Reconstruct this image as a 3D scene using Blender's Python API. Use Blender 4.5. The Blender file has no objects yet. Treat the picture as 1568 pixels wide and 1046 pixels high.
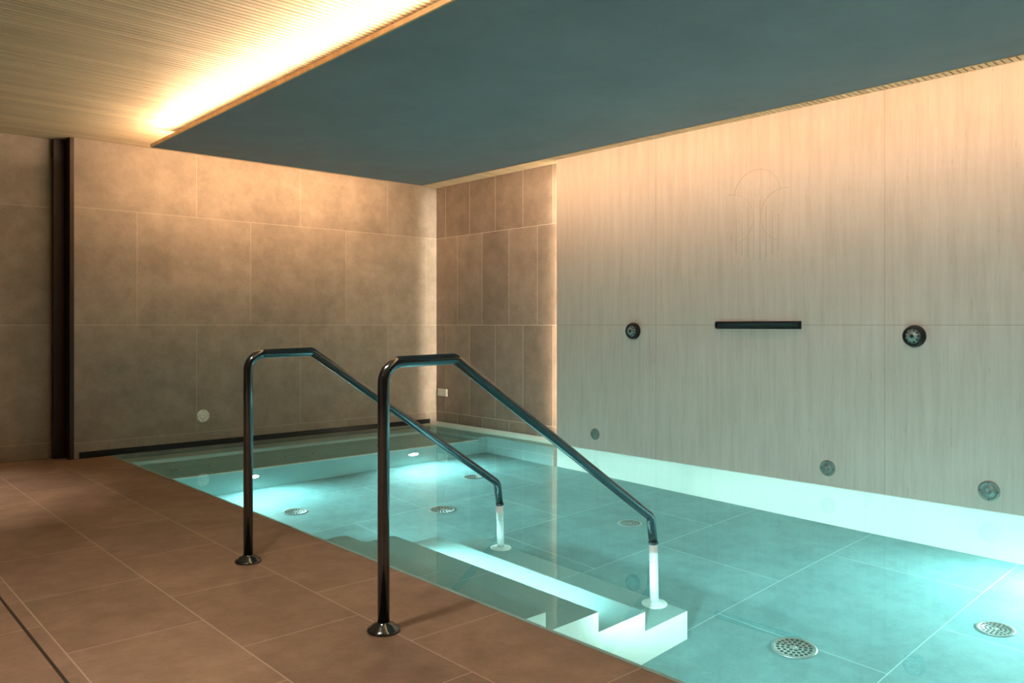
import bpy, bmesh, math
from mathutils import Vector, Matrix

scene = bpy.context.scene
scene.view_settings.view_transform = 'Standard'
scene.view_settings.look = 'None'
scene.view_settings.exposure = 0.42

# ------------------------------------------------------------ dimensions (m)
XE = 2.05      # deck / pool edge
XB = 5.33      # stone feature wall
XC = 5.45      # recessed tiled side wall
YB = 5.28      # end of the feature wall
YA = 7.30      # back wall
YN = -1.6      # near end of the pool
CEIL = 2.635
ZF = -1.06     # pool floor
ZW = -0.012    # water level
# hanging panel
PX0, PX1, PY0, PY1, PZ = 2.11, 4.71, -1.6, 6.53, 2.485

# ------------------------------------------------------------ node helpers
class NT:
    def __init__(s, name):
        s.m = bpy.data.materials.new(name); s.m.use_nodes = True
        s.t = s.m.node_tree; s.b = s.t.nodes['Principled BSDF']
        s.tc = s.t.nodes.new('ShaderNodeTexCoord')
        s.sep = s.t.nodes.new('ShaderNodeSeparateXYZ')
        s.link(s.tc.outputs['Object'], s.sep.inputs[0])
        s.x, s.y, s.z = s.sep.outputs
    def link(s, a, b): s.t.links.new(a, b)
    def put(s, sock, v):
        if isinstance(v, bpy.types.NodeSocket): s.link(v, sock)
        elif v is not None: sock.default_value = v
    def math(s, op, a, b=None, c=None):
        n = s.t.nodes.new('ShaderNodeMath'); n.operation = op
        for i, v in enumerate((a, b, c)):
            if v is not None: s.put(n.inputs[i], v)
        return n.outputs[0]
    def noise(s, scale, detail=4, vec=(1, 1, 1), rough=0.55, off=(0, 0, 0)):
        mp = s.t.nodes.new('ShaderNodeMapping'); mp.inputs['Scale'].default_value = vec
        mp.inputs['Location'].default_value = off
        s.link(s.tc.outputs['Object'], mp.inputs[0])
        n = s.t.nodes.new('ShaderNodeTexNoise'); n.inputs['Scale'].default_value = scale
        n.inputs['Detail'].default_value = detail; n.inputs['Roughness'].default_value = rough
        s.link(mp.outputs[0], n.inputs['Vector']); return n.outputs['Fac']
    def ramp(s, fac, stops):
        n = s.t.nodes.new('ShaderNodeValToRGB'); e = n.color_ramp.elements
        while len(e) < len(stops): e.new(0.5)
        for k, (p, c) in zip(e, stops):
            k.position = p; k.color = (*c, 1)
        s.put(n.inputs[0], fac); return n.outputs[0]
    def mix(s, fac, a, b, mode='MIX'):
        n = s.t.nodes.new('ShaderNodeMix'); n.data_type = 'RGBA'; n.blend_type = mode
        s.put(n.inputs[0], fac)
        s.put(n.inputs[6], (*a, 1) if isinstance(a, tuple) else a)
        s.put(n.inputs[7], (*b, 1) if isinstance(b, tuple) else b)
        return n.outputs[2]
    def grey(s, v):
        n = s.t.nodes.new('ShaderNodeCombineColor')
        for i in range(3): s.put(n.inputs[i], v)
        return n.outputs[0]
    def bump(s, h, strength=0.2, dist=0.01):
        n = s.t.nodes.new('ShaderNodeBump'); n.inputs['Strength'].default_value = strength
        n.inputs['Distance'].default_value = dist
        s.put(n.inputs['Height'], h); s.link(n.outputs[0], s.b.inputs['Normal'])
    def tiles(s, u, u0, w, v, v0, h, off, t):
        """returns joint mask and per tile random value"""
        vv = s.math('SUBTRACT', v, v0)
        row = s.math('FLOOR', s.math('DIVIDE', vv, h))
        uu = s.math('ADD', s.math('SUBTRACT', u, u0), s.math('MULTIPLY', row, off * w))
        du = s.math('PINGPONG', uu, w / 2); dv = s.math('PINGPONG', vv, h / 2)
        mask = s.math('LESS_THAN', s.math('MINIMUM', du, dv), t)
        tid = s.math('ADD', s.math('FLOOR', s.math('DIVIDE', uu, w)), s.math('MULTIPLY', row, 17.31))
        wn = s.t.nodes.new('ShaderNodeTexWhiteNoise'); wn.noise_dimensions = '1D'
        s.link(tid, wn.inputs['W'])
        return mask, wn.outputs['Value']
    def finish(s, col, rough=0.6, metal=0.0, spec=None):
        s.put(s.b.inputs['Base Color'], (*col, 1) if isinstance(col, tuple) else col)
        s.put(s.b.inputs['Roughness'], rough); s.b.inputs['Metallic'].default_value = metal
        if spec is not None: s.b.inputs['Specular IOR Level'].default_value = spec
        return s.m

def tiled_mat(name, c1, c2, joint, u, u0, w, v, v0, h, off, t=0.0025, rough=0.6,
              nscale=2.2, var=0.16, fine=60, bump=0.12, spec=0.4, cloud=0.0, jmix=.75):
    n = NT(name)
    ax = {'x': n.x, 'y': n.y, 'z': n.z}
    m, r = n.tiles(ax[u], u0, w, ax[v], v0, h, off, t)
    cl = n.ramp(n.noise(nscale, 7, rough=0.62), [(0.3, c1), (0.7, c2)])
    k = n.math('ADD', n.math('MULTIPLY', r, var), 1 - var / 2)
    k2 = n.math('ADD', n.math('MULTIPLY', n.noise(fine, 3), 0.22), 0.89)
    k = n.math('MULTIPLY', k, k2)
    if cloud:
        cf = n.ramp(n.noise(nscale * 3.1, 8, rough=.7, off=(5, 2, 1)), [(.38, (1 - cloud,) * 3), (.62, (1 + cloud * .4,) * 3)])
        cl = n.mix(1.0, cl, cf, 'MULTIPLY')
    col = n.mix(1.0, cl, n.grey(k), 'MULTIPLY')
    col = n.mix(n.math('MULTIPLY', m, jmix), col, joint)
    n.bump(n.math('SUBTRACT', n.noise(fine * 0.6, 4), m), bump, 0.004)
    return n.finish(col, rough, spec=spec)

def plain(name, col, rough=0.4, metal=0.0, var=0.08, scale=30, emit=None, estr=1):
    n = NT(name)
    d = tuple(c * (1 - var) for c in col); l = tuple(min(1, c * (1 + var)) for c in col)
    c = n.ramp(n.noise(scale, 3), [(0.3, d), (0.7, l)])
    if emit:
        n.b.inputs['Emission Color'].default_value = (*emit, 1); n.b.inputs['Emission Strength'].default_value = estr
    return n.finish(c, rough, metal)

M = {}
M['wallA'] = tiled_mat('limestone_tile_back', (.25, .215, .175), (.335, .29, .24), (.50, .44, .36), 'x', 2.25, 1.02, 'z', 1.1, .97, .5, rough=.65, cloud=.16, jmix=.6)
M['wallC'] = tiled_mat('limestone_tile_side', (.22, .172, .137), (.30, .24, .195), (.64, .55, .45), 'y', 5.66, .42, 'z', 1.1, .97, .5, rough=.4, var=.34, cloud=.16)
M['deck'] = tiled_mat('brown_stone_deck', (.225, .158, .118), (.305, .222, .172), (.56, .46, .39), 'y', 3.34, .68, 'x', 1.16, .46, .5, t=.0022, rough=.42, nscale=3.0, var=.22, cloud=.18, jmix=.75)
M['poolfloor'] = tiled_mat('pool_floor_tile', (.135, .305, .315), (.18, .37, .375), (.50, .74, .74), 'x', 2.95, 1.2, 'y', 2.35, .85, .5, t=.0026, rough=.6, var=.16, cloud=.14, jmix=.65)
M['poolwall'] = tiled_mat('pool_wall_tile', (.80, .85, .78), (.86, .90, .83), (.6, .7, .66), 'y', 0, 1.2, 'x', 90, 60, 0, t=.002, rough=.6, var=.05)
M['step'] = tiled_mat('pool_step_tile', (.24, .43, .43), (.30, .50, .49), (.6, .8, .8), 'y', 3.0, .9, 'x', 90, 60, 0, t=.002, rough=.6, var=.08)

def travertine():
    n = NT('travertine_slab')
    m, r = n.tiles(n.y, 2.27, 1.86, n.z, 1.1, 1.9, 0, .003)
    streak = n.noise(12, 8, vec=(1, 1.6, .12), rough=.72)
    base = n.ramp(streak, [(0.25, (.49, .415, .35)), (0.5, (.58, .50, .435)), (0.75, (.64, .565, .50))])
    cloud = n.math('ADD', n.math('MULTIPLY', n.noise(1.6, 5), .24), .88)
    col = n.mix(1.0, base, n.grey(cloud), 'MULTIPLY')
    veins = n.noise(30, 4, vec=(1, 1.8, .06), rough=.7, off=(3, 1, 0))
    vm = n.math('GREATER_THAN', veins, .62)
    pit = n.math('GREATER_THAN', n.noise(60, 3, vec=(1, 1.6, .25), rough=.6), .58)
    dark = n.math('MULTIPLY', vm, n.math('ADD', n.math('MULTIPLY', pit, .42), .10))
    col = n.mix(dark, col, (.36, .27, .19))
    col = n.mix(n.math('MULTIPLY', m, .55), col, (.34, .27, .21))
    n.bump(n.math('SUBTRACT', streak, n.math('ADD', m, dark)), .15, .004)
    return n.finish(col, .55, spec=.4)
M['trav'] = travertine()

def oak(name, c1, c2):
    n = NT(name)
    g = n.noise(14, 6, vec=(.12, 2.2, 2.2), rough=.6)
    col = n.ramp(g, [(.3, c1), (.7, c2)])
    sl = n.math('FLOOR', n.math('DIVIDE', n.y, .04))
    wn = n.t.nodes.new('ShaderNodeTexWhiteNoise'); wn.noise_dimensions = '1D'; n.link(sl, wn.inputs['W'])
    k = n.math('ADD', n.math('MULTIPLY', wn.outputs['Value'], .2), .9)
    col = n.mix(1.0, col, n.grey(k), 'MULTIPLY')
    return n.finish(col, .5)
M['oak'] = oak('oak_slat', (.54, .43, .28), (.67, .555, .38))
M['oakdark'] = oak('oak_backing', (.34, .25, .15), (.42, .32, .20))
M['fascia'] = oak('oak_fascia', (.66, .40, .18), (.76, .48, .23))

def panel():
    n = NT('slate_blue_plaster')
    col = n.ramp(n.noise(1.6, 7, rough=.68), [(.3, (.205, .212, .235)), (.7, (.255, .265, .288))])
    n.bump(n.noise(30, 5), .1, .004)
    return n.finish(col, .7, spec=.3)
M['panel'] = panel()
M['black'] = plain('black_metal', (.018, .018, .020), .3, .4)
M['bronze'] = plain('dark_bronze_frame', (.035, .022, .018), .45, .3)
M['rail'] = plain('gunmetal_tube', (.13, .15, .165), .15, .95)
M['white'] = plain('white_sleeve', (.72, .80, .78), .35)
M['steel'] = plain('brushed_steel', (.45, .52, .50), .3, .8)
M['satin'] = plain('satin_inlet', (.25, .31, .28), .35, .5)
M['pale'] = plain('pale_plastic', (.75, .76, .68), .35)
M['hole'] = plain('dark_hole', (.02, .04, .04), .8)
M['gap'] = plain('dark_drain_slot', (.03, .022, .018), .7)
M['lens'] = plain('lamp_lens', (.8, .9, .9), .3, emit=(.8, 1, 1), estr=30)
M['emboss'] = plain('engraved_line', (.52, .44, .375), .6)
M['led'] = plain('led_diffuser', (.9, .8, .6), .4, emit=(1, .74, .48), estr=5)
M['warmlens'] = plain('warm_lamp_lens', (.9, .85, .7), .3, emit=(1, .85, .65), estr=6)

def water():
    m = bpy.data.materials.new('pool_water'); m.use_nodes = True
    t = m.node_tree; t.nodes.clear()
    o = t.nodes.new('ShaderNodeOutputMaterial'); g = t.nodes.new('ShaderNodeBsdfGlass')
    g.inputs['Color'].default_value = (.86, 1.0, .985, 1); g.inputs['Roughness'].default_value = 0.0
    g.inputs['IOR'].default_value = 1.333
    nz = t.nodes.new('ShaderNodeTexNoise'); nz.inputs['Scale'].default_value = 2.2; nz.inputs['Detail'].default_value = 2
    b = t.nodes.new('ShaderNodeBump'); b.inputs['Strength'].default_value = .05; b.inputs['Distance'].default_value = .02
    t.links.new(nz.outputs['Fac'], b.inputs['Height']); t.links.new(b.outputs[0], g.inputs['Normal'])
    t.links.new(g.outputs[0], o.inputs['Surface'])
    return m
M['water'] = water()

# ------------------------------------------------------------ mesh helpers
class Mesh:
    def __init__(s): s.bm = bmesh.new(); s.mats = []
    def mi(s, key):
        if key not in s.mats: s.mats.append(key)
        return s.mats.index(key)
    def box(s, x0, x1, y0, y1, z0, z1, mat, bev=0):
        k = s.mi(mat)
        v = [s.bm.verts.new(p) for p in ((x0,y0,z0),(x1,y0,z0),(x1,y1,z0),(x0,y1,z0),(x0,y0,z1),(x1,y0,z1),(x1,y1,z1),(x0,y1,z1))]
        fs = [s.bm.faces.new([v[i] for i in f]) for f in ((3,2,1,0),(4,5,6,7),(0,1,5,4),(1,2,6,5),(2,3,7,6),(3,0,4,7))]
        for f in fs: f.material_index = k
        if bev:
            ed = list({e for f in fs for e in f.edges})
            r = bmesh.ops.bevel(s.bm, geom=ed, offset=bev, segments=2, affect='EDGES', profile=.5)
            for f in r['faces']: f.material_index = k
    def lathe(s, prof, origin, axis, mat, seg=40):
        """prof list of (r, h); revolve round axis through origin"""
        k = s.mi(mat); ax = Vector(axis).normalized(); o = Vector(origin)
        u = ax.orthogonal().normalized(); w = ax.cross(u)
        rings = []
        for r, h in prof:
            if r < 1e-6: rings.append([s.bm.verts.new(o + ax * h)])
            else: rings.append([s.bm.verts.new(o + ax * h + (u * math.cos(2*math.pi*i/seg) + w * math.sin(2*math.pi*i/seg)) * r) for i in range(seg)])
        for a, b in zip(rings, rings[1:]):
            for i in range(seg):
                j = (i + 1) % seg
                if len(a) == 1 and len(b) == 1: continue
                if len(a) == 1: q = [a[0], b[i], b[j]]
                elif len(b) == 1: q = [a[i], a[j], b[0]]
                else: q = [a[i], a[j], b[j], b[i]]
                f = s.bm.faces.new(q); f.material_index = k; f.smooth = True
    def tube(s, pts, r, mat, seg=24, cap=True):
        k = s.mi(mat); P = [Vector(p) for p in pts]; rings = []
        n = None
        for i, p in enumerate(P):
            if i == 0: t = (P[1] - P[0]).normalized()
            elif i == len(P) - 1: t = (P[-1] - P[-2]).normalized()
            else: t = ((P[i] - P[i-1]).normalized() + (P[i+1] - P[i]).normalized()).normalized()
            if n is None: n = t.orthogonal().normalized()
            else: n = (n - t * n.dot(t)).normalized()
            b = t.cross(n)
            rings.append([s.bm.verts.new(p + (n * math.cos(2*math.pi*j/seg) + b * math.sin(2*math.pi*j/seg)) * r) for j in range(seg)])
        for a, c in zip(rings, rings[1:]):
            for j in range(seg):
                f = s.bm.faces.new([a[j], a[(j+1)%seg], c[(j+1)%seg], c[j]]); f.material_index = k; f.smooth = True
        if cap:
            for rg in (rings[0], rings[-1]):
                f = s.bm.faces.new(rg); f.material_index = k
    def prism(s, poly_xz, y0, y1, mat_side, mat_top):
        ks, kt = s.mi(mat_side), s.mi(mat_top)
        a = [s.bm.verts.new((x, y0, z)) for x, z in poly_xz]; b = [s.bm.verts.new((x, y1, z)) for x, z in poly_xz]
        f = s.bm.faces.new(a); f.material_index = ks
        f = s.bm.faces.new(b[::-1]); f.material_index = ks
        n = len(a)
        for i in range(n):
            j = (i + 1) % n
            f = s.bm.faces.new([a[i], b[i], b[j], a[j]])
            f.material_index = kt if abs(poly_xz[i][1] - poly_xz[j][1]) < 1e-5 else ks
    def done(s, name, loc=(0, 0, 0)):
        bmesh.ops.recalc_face_normals(s.bm, faces=s.bm.faces)
        me = bpy.data.meshes.new(name); s.bm.to_mesh(me); s.bm.free()
        for k in s.mats: me.materials.append(M[k])
        ob = bpy.data.objects.new(name, me); ob.location = loc
        scene.collection.objects.link(ob); return ob

def fillet(pts, rad, n=8):
    P = [Vector(p) for p in pts]; out = [P[0]]
    for i in range(1, len(P) - 1):
        a = (P[i-1] - P[i]).normalized(); b = (P[i+1] - P[i]).normalized()
        r = rad[i-1]; ang = a.angle(b); d = r / math.tan(ang / 2)
        s, e = P[i] + a * d, P[i] + b * d
        c = P[i] + (a + b).normalized() * (r / math.sin(ang / 2))
        us, ue = (s - c).normalized(), (e - c).normalized(); th = us.angle(ue)
        for k in range(n + 1):
            q = k / n
            v = us * (math.sin((1-q)*th) / math.sin(th)) + ue * (math.sin(q*th) / math.sin(th))
            out.append(c + v * r)
    out.append(P[-1]); return out

def simple(name, fn):
    m = Mesh(); fn(m); return m.done(name)

# ------------------------------------------------------------ room shell
XL, YR = -3.2, -3.0
def f(m):
    m.box(XL, XE, YR, 7.5, -.12, 0, 'deck')
    m.box(XE, XB, YR, YN, -.12, 0, 'deck')
simple('floor', f)
simple('ceiling', lambda m: m.box(XL, 5.6, YR, 7.6, CEIL + .02, CEIL + .12, 'oakdark'))
def f(m):
    y = YR + .01
    while y < 7.49:
        m.box(XL + .01, XC - .01, y, y + .029, CEIL, CEIL + .021, 'oak'); y += .04
simple('ceiling_slats', f)
def f(m): m.box(1.76, XC + .15, YA, YA + .3, ZF, CEIL + .02, 'wallA')
simple('wall_back', f)
simple('wall_back_recess', lambda m: m.box(XL, 1.76, 7.5, 7.6, -.12, CEIL + .02, 'wallA'))
simple('wall_side_alcove', lambda m: m.box(XC, XC + .15, YB - .3, YA, 0.02, CEIL + .02, 'wallC'))
simple('wall_right', lambda m: m.box(XB, XB + .12, YR, YB, -.005, CEIL + .02, 'trav'))
simple('wall_left', lambda m: m.box(XL - .1, XL, YR, 7.6, -.12, CEIL + .02, 'wallC'))
simple('wall_front', lambda m: m.box(XL - .1, XC + .15, YR - .1, YR, -.12, CEIL + .02, 'wallA'))
# bronze frame at the return of the back wall
def f(m):
    m.box(1.725, 1.76, 7.29, 7.50, 0, CEIL, 'bronze', .004)
    m.box(1.64, 1.725, 7.44, 7.50, 0, CEIL, 'bronze', .004)
simple('trim_1', f)
# black strip standing in for the shaded slot under the back wall
simple('shade_gap_back', lambda m: m.box(1.80, 5.35, YA - .015, YA, 0.005, .055, 'black', .002))
simple('baseboard_recess', lambda m: m.box(XL, 1.64, 7.485, 7.50, 0.0, .05, 'wallA', .002))
# slot drain in the deck
def f(m):
    m.box(.64, .650, YR + .1, 7.4, -.001, .0012, 'gap')
simple('deck_slot_drain', f)
# coping of the pool
def f(m):
    m.box(XE - .012, XE + .004, YN, YA - .02, -.10, .003, 'step', .0015)
simple('pool_coping_edge', f)

# ------------------------------------------------------------ pool basin
def f(m):
    m.box(XE - .02, 5.6, YN, YA, ZF - .1, ZF, 'poolfloor')
simple('pool_floor', f)
def f(m):
    m.box(XE - .12, XE, YN, YA, ZF, -.115, 'poolwall')
    m.box(XB + .002, XB + .2, YN, YB, ZF, -.006, 'poolwall')
    m.box(XC, XC + .15, YB, YA, ZF, .018, 'poolwall')
    m.box(XE, XB, YN - .1, YN, ZF, -.12, 'poolwall')
simple('pool_basin_walls', f)
# bench along the back wall + corner ledge
def f(m):
    m.box(XE + .002, 5.20, 6.25, YA - .002, ZF, -.34, 'step', .006)
    m.box(XE + .002, 5.20, 6.25, 6.30, -.339, -.31, 'poolwall', .004)
    m.box(5.20, XC - .002, 6.25, YA - .002, ZF, -.15, 'step', .006)
    m.box(5.30, XC - .002, 5.30, 6.25, ZF, -.15, 'step', .006)
    m.box(XE + .002, 5.19, 7.05, YA - .002, -.339, -.16, 'poolwall', .006)
simple('pool_bench', f)
# entry steps
def f(m):
    x, z = XE + .003, -.115
    xs = [2.26, 2.575, 2.89, 3.21]; zs = [-.115, -.325, -.54, -.75]
    poly = [(x, ZF + .001), (x, zs[0])]
    for i in range(4):
        poly.append((xs[i], zs[i]))
        if i < 3: poly.append((xs[i], zs[i+1]))
    poly.append((xs[3], ZF + .001))
    m.prism(poly, 2.30, 3.85, 'poolwall', 'step')
simple('pool_entry_steps', f)
# water surface
m = Mesh(); k = m.mi('water')
v = [m.bm.verts.new(p) for p in ((XE + .004, YN, ZW), (XB, YN, ZW), (XB, YB, ZW), (XC, YB, ZW), (XC, YA, ZW), (XE + .004, YA, ZW))]
m.bm.faces.new(v)
wt = m.done('water_surface')
if wt.data.polygons[0].normal.z < 0: wt.data.flip_normals()

# ------------------------------------------------------------ hanging panel
def f(m):
    m.box(PX0 + .012, PX1 - .012, PY0, PY1 - .012, PZ, PZ + .02, 'panel')
    m.box(PX0, PX0 + .012, PY0, PY1, PZ - .002, PZ + .022, 'fascia')
    m.box(PX1 - .012, PX1, PY0, PY1, PZ - .002, PZ + .022, 'fascia')
    m.box(PX0 + .012, PX1 - .012, PY1 - .012, PY1, PZ - .002, PZ + .022, 'panel')
    m.box(PX0 + .5, PX1 - .5, PY0 + .2, PY1 - .5, PZ + .02, CEIL + .001, 'oakdark')   # hanging box
simple('ceiling_panel', f)

# ------------------------------------------------------------ handrails
def rail(y, name):
    m = Mesh(); r = .0215
    zs = -.75
    pts = fillet([(1.60, 0, .004), (1.60, 0, .965), (1.925, 0, .970), (3.135, 0, .165), (3.155, 0, .03)], [.075, .03, .05], 9)
    m.tube(pts, r, 'rail')
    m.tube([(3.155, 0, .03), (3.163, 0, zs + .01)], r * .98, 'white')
    m.lathe([(0, 0.0), (.058, 0.0), (.060, .004), (.058, .010), (.046, .014), (.040, .024), (.026, .028), (.0218, .034)], (1.60, 0, 0), (0, 0, 1), 'rail')
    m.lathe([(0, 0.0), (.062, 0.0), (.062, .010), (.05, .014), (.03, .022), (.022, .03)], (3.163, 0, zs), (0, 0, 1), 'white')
    m.lathe([(.0218, 0), (.024, .002), (.024, .012), (.0218, .014)], (3.155, 0, .03), (0, 0, 1), 'rail')
    return m.done(name, (0, y, 0))
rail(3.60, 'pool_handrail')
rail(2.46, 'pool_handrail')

# ------------------------------------------------------------ wall fittings on feature wall
def nozzle(y, z, name='massage_jet_nozzle'):
    m = Mesh()
    m.lathe([(0, 0), (.070, 0), (.070, .012), (.064, .020), (.064, .036), (.058, .044), (.052, .044), (.050, .030)], (0, 0, 0), (-1, 0, 0), 'black', 48)
    m.lathe([(.050, .028), (.046, .040), (.030, .050), (0, .053)], (0, 0, 0), (-1, 0, 0), 'satin', 48)
    for i in range(10):
        a = 2 * math.pi * i / 10
        m.lathe([(.008, 0), (.007, .005), (0, .006)], (-.043, .036*math.cos(a), .036*math.sin(a)), (-1, 0, 0), 'hole', 10)
    m.lathe([(.012, 0), (.010, .006), (0, .007)], (-.051, 0, 0), (-1, 0, 0), 'black', 16)
    m.done(name, (XB, y, z))
nozzle(4.36, 1.05); nozzle(2.08, 1.03)

m = Mesh()
m.box(-.010, 0, -.352, .352, -.028, .028, 'black', .003)
m.box(-.030, -.0095, -.340, .340, .012, .020, 'black', .002)
m.box(-.030, -.0095, -.340, .340, -.020, -.012, 'black', .002)
m.box(-.013, -.0095, -.335, .335, -.012, .012, 'hole')
m.box(-.030, -.0095, -.344, -.336, -.020, .020, 'black', .001)
m.box(-.030, -.0095, .336, .344, -.020, .020, 'black', .001)
m.done('waterfall_spout', (XB, 3.20, 1.10))

def inlet(loc, axis, r=.052, name='wall_inlet_fitting', ring='satin', core='steel'):
    m = Mesh()
    m.lathe([(0, 0), (r, 0), (r, .004), (r*.92, .008), (r*.72, .008), (r*.68, .005)], (0, 0, 0), axis, ring, 40)
    m.lathe([(r*.68, .004), (r*.40, .0055), (r*.34, .010), (r*.22, .010), (r*.18, .005), (0, .005)], (0, 0, 0), axis, core, 40)
    ax = Vector(axis); u = ax.orthogonal().normalized(); w = ax.cross(u)
    for i in range(4):
        a = math.pi / 4 + i * math.pi / 2
        p = (u * math.cos(a) + w * math.sin(a)) * r * .81 + ax * .008
        m.lathe([(.004, 0), (.003, .0015), (0, .0016)], p, axis, 'hole', 10)
    m.done(name, loc)
inlet((XB, 4.80, .134), (-1, 0, 0), .05, ring='satin', core='satin')
inlet((XB, 2.657, .115), (-1, 0, 0), .055, core='satin')
inlet((XB, 1.656, .111), (-1, 0, 0), .060, core='satin')
inlet((2.816, YA, .276), (0, -1, 0), .058, 'round_wall_sensor', 'pale', 'pale')

# socket plate on the alcove wall
m = Mesh()
m.box(-.012, 0, -.085, .085, -.04, .04, 'pale', .004)
for yy in (-.04, .04):
    m.box(-.015, -.011, yy - .03, yy + .03, -.028, .028, 'pale', .002)
m.done('wall_socket_plate', (XC, 7.18, .35))

# engraved emblem: tree of three arches over vertical stems
m = Mesh(); x = -.0005
def arc(cy, cz, r, a0, a1, n=28):
    m.tube([(x, cy + r*math.cos(math.radians(a0+(a1-a0)*i/n)), cz + r*math.sin(math.radians(a0+(a1-a0)*i/n))) for i in range(n+1)], .0016, 'emboss', 6)
arc(0, .20, .19, 5, 175); arc(-.22, .04, .19, -70, 100); arc(.22, .04, .19, 80, 250)
for i in range(8):
    yy = -.175 + i * .05; c = 3.5 - abs(i - 3.5)
    m.tube([(x, yy, -.22 - .02 * c), (x, yy, .04 + .04 * c)], .0014, 'emboss', 6)
m.done('wall_emblem', (XB, 3.20, 1.86))

# ------------------------------------------------------------ pool fittings
def grate(x, y, z, r=.100):
    m = Mesh()
    m.lathe([(0, 0), (r, 0), (r, .006), (r*.90, .010), (r*.86, .007), (0, .007)], (0, 0, 0), (0, 0, 1), 'steel', 48)
    for rr, n in ((.72, 20), (.50, 14), (.28, 8)):
        for i in range(n):
            a = 2*math.pi*i/n
            m.lathe([(r*.085, 0), (r*.08, .001), (0, .0012)], (r*rr*math.cos(a), r*rr*math.sin(a), .007), (0, 0, 1), 'hole', 10)
    m.lathe([(r*.1, .007), (r*.08, .011), (0, .012)], (0, 0, 0), (0, 0, 1), 'steel', 16)
    m.done('floor_drain_grate', (x, y, z))
for x, y, r in ((3.487, 1.90, .103), (4.31, 1.31, .085), (3.62, 4.78, .10), (2.77, 5.43, .09), (4.38, 3.62, .085), (4.46, 5.45, .085)):
    grate(x, y, ZF, r)
def jet(x, y, z):
    m = Mesh()
    m.lathe([(0, 0), (.045, 0), (.045, .004), (.036, .008), (.020, .008), (.018, .003), (0, .003)], (0, 0, 0), (0, 0, 1), 'steel', 28)
    m.lathe([(.017, .0035), (0, .004)], (0, 0, 0), (0, 0, 1), 'hole', 16)
    m.done('bench_air_jet', (x, y, z))
for x in (2.35, 2.62, 3.30, 3.57, 4.25, 4.52): jet(x, 6.66, -.34)

def area(name, loc, direction, sx, sy, power, col, spread=180, longaxis=None):
    l = bpy.data.lights.new(name, 'AREA'); l.shape = 'RECTANGLE'; l.size = sx; l.size_y = sy
    l.energy = power; l.color = col; l.spread = math.radians(spread)
    o = bpy.data.objects.new(name, l); o.location = loc
    d = Vector(direction).normalized(); z = -d
    if longaxis is None: o.rotation_euler = d.to_track_quat('-Z', 'Y').to_euler()
    else:
        xa = Vector(longaxis); xa = (xa - z * xa.dot(z)).normalized(); ya = z.cross(xa)
        o.rotation_euler = Matrix((xa, ya, z)).transposed().to_euler()
    scene.collection.objects.link(o); return o

def poolamp(loc, axis, aim, power, spot=150):
    m = Mesh()
    m.lathe([(0, 0), (.075, 0), (.075, .008), (.062, .014), (.052, .010)], (0, 0, 0), axis, 'steel', 40)
    m.lathe([(.052, .009), (.046, .022), (.03, .032), (0, .036)], (0, 0, 0), axis, 'lens', 40)
    ob = m.done('underwater_pool_light', loc)
    l = bpy.data.lights.new('lamp', 'SPOT'); l.energy = power; l.color = (.68, 1, .97)
    l.spot_size = math.radians(spot); l.spot_blend = 1; l.shadow_soft_size = .04
    o = bpy.data.objects.new('lamp', l); o.parent = ob
    o.location = Vector(axis) * .08
    o.rotation_euler = Vector(aim).to_track_quat('-Z', 'Y').to_euler()
    scene.collection.objects.link(o)
poolamp((2.81, 6.25, -.60), (0, -1, 0), (0, -1, -.8), 75)
poolamp((4.39, 6.25, -.60), (0, -1, 0), (0, -1, -.8), 75)
for y in (.3, 1.8, 4.5):
    poolamp((XE, y, -.50), (1, 0, 0), (1, 0, .2), 135, 115)
poolamp((XB, .95, -.50), (-1, 0, 0), (-1, .55, -.8), 210, 130)
area('step_led_strip', (2.582, 3.05, -.36), (.8, 0, -.6), 1.1, .02, 6, (.68, 1, .98), 120, (0, 1, 0))

# ------------------------------------------------------------ warm cove LEDs
WARM = (1.0, .67, .42)
WARM2 = (1.0, .62, .36)
L = PY1 - PY0 - .1; cy = (PY0 + PY1) / 2
zl = PZ + .055
area('cove_led_strip_left', (PX0 + .10, cy, zl - .02), (-.85, 0, .55), L, .03, 92, WARM, 180, (0, 1, 0))
area('cove_led_strip_right', (PX1 - .012, cy, zl), (1, 0, -.25), L, .03, 37, WARM2, 180, (0, 1, 0))
area('cove_led_strip_back', ((PX0 + PX1) / 2, PY1 - .012, zl), (0, 1, -.1), PX1 - PX0 - .1, .03, 32, (1, .57, .30), 180, (1, 0, 0))
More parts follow.
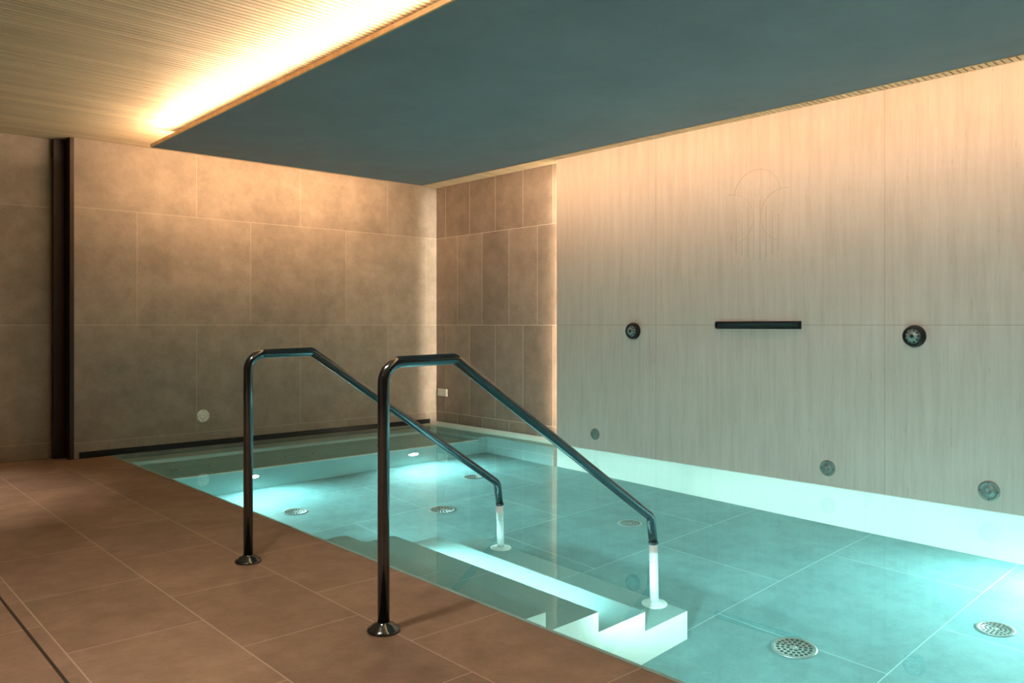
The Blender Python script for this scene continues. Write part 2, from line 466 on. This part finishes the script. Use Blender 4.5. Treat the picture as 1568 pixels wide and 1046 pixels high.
# vertical LED profile in the slot at the end of the feature wall
m = Mesh()
m.box(XB + .03, XC - .02, YB, YB + .008, .03, CEIL - .02, 'led')
m.done('vertical_led_profile')
area('vertical_led_strip', (XC - .05, YB + .012, 1.3), (.5, 1, 0), 2.5, .05, 12, (1, .75, .50), 150, (0, 0, 1))
area('vertical_led_washer', (XC - .05, YB + .012, 1.3), (0, 1, 0), 2.5, .05, 2.7, (1, .84, .64), 14, (0, 0, 1))

# one downlight for the bright patch of deck; the rest are added fill
def down(x, y, p, spot=95, aim=(0, 0, -1), col=(1, .80, .62)):
    m = Mesh()
    m.lathe([(.050, .0), (.062, -.002), (.062, -.010), (.050, -.012), (.046, .0)], (0, 0, 0), (0, 0, 1), 'black', 32)
    m.lathe([(.046, -.004), (0, -.004)], (0, 0, 0), (0, 0, 1), 'warmlens', 32)
    ob = m.done('downlight_and_fill', (x, y, CEIL))
    l = bpy.data.lights.new('lamp', 'SPOT'); l.energy = p; l.color = col; l.shadow_soft_size = .08
    l.spot_size = math.radians(spot); l.spot_blend = .9
    o = bpy.data.objects.new('lamp', l); o.parent = ob; o.location = (0, 0, -.03); scene.collection.objects.link(o)
    o.rotation_euler = Vector(aim).to_track_quat('-Z', 'Y').to_euler()
down(.45, 6.2, 170, 60)
down(.5, 2.4, 105, 125); down(-1.6, 1.6, 150, 135)  # unseen lamps added to lift the general light level
# added unseen fill spots that brighten the feature wall
down(.7, -.4, 120, 85, (4.6, 2.2, -2.2), (1, .89, .85))
down(.7, 1.9, 120, 85, (4.6, 1.6, -2.2), (1, .89, .85))

w = bpy.data.worlds.new('World'); scene.world = w; w.use_nodes = True
w.node_tree.nodes['Background'].inputs[0].default_value = (.5, .55, .6, 1)
w.node_tree.nodes['Background'].inputs[1].default_value = .3

# ------------------------------------------------------------ camera
cd = bpy.data.cameras.new('camera'); cam = bpy.data.objects.new('camera', cd)
cd.sensor_width = 36; cd.lens = 28.31; cd.shift_y = -.0160; cd.clip_start = .05
cam.location = (0, 0, 1.1); cam.rotation_euler = (math.radians(90), 0, math.radians(-42.1))
scene.collection.objects.link(cam); scene.camera = cam
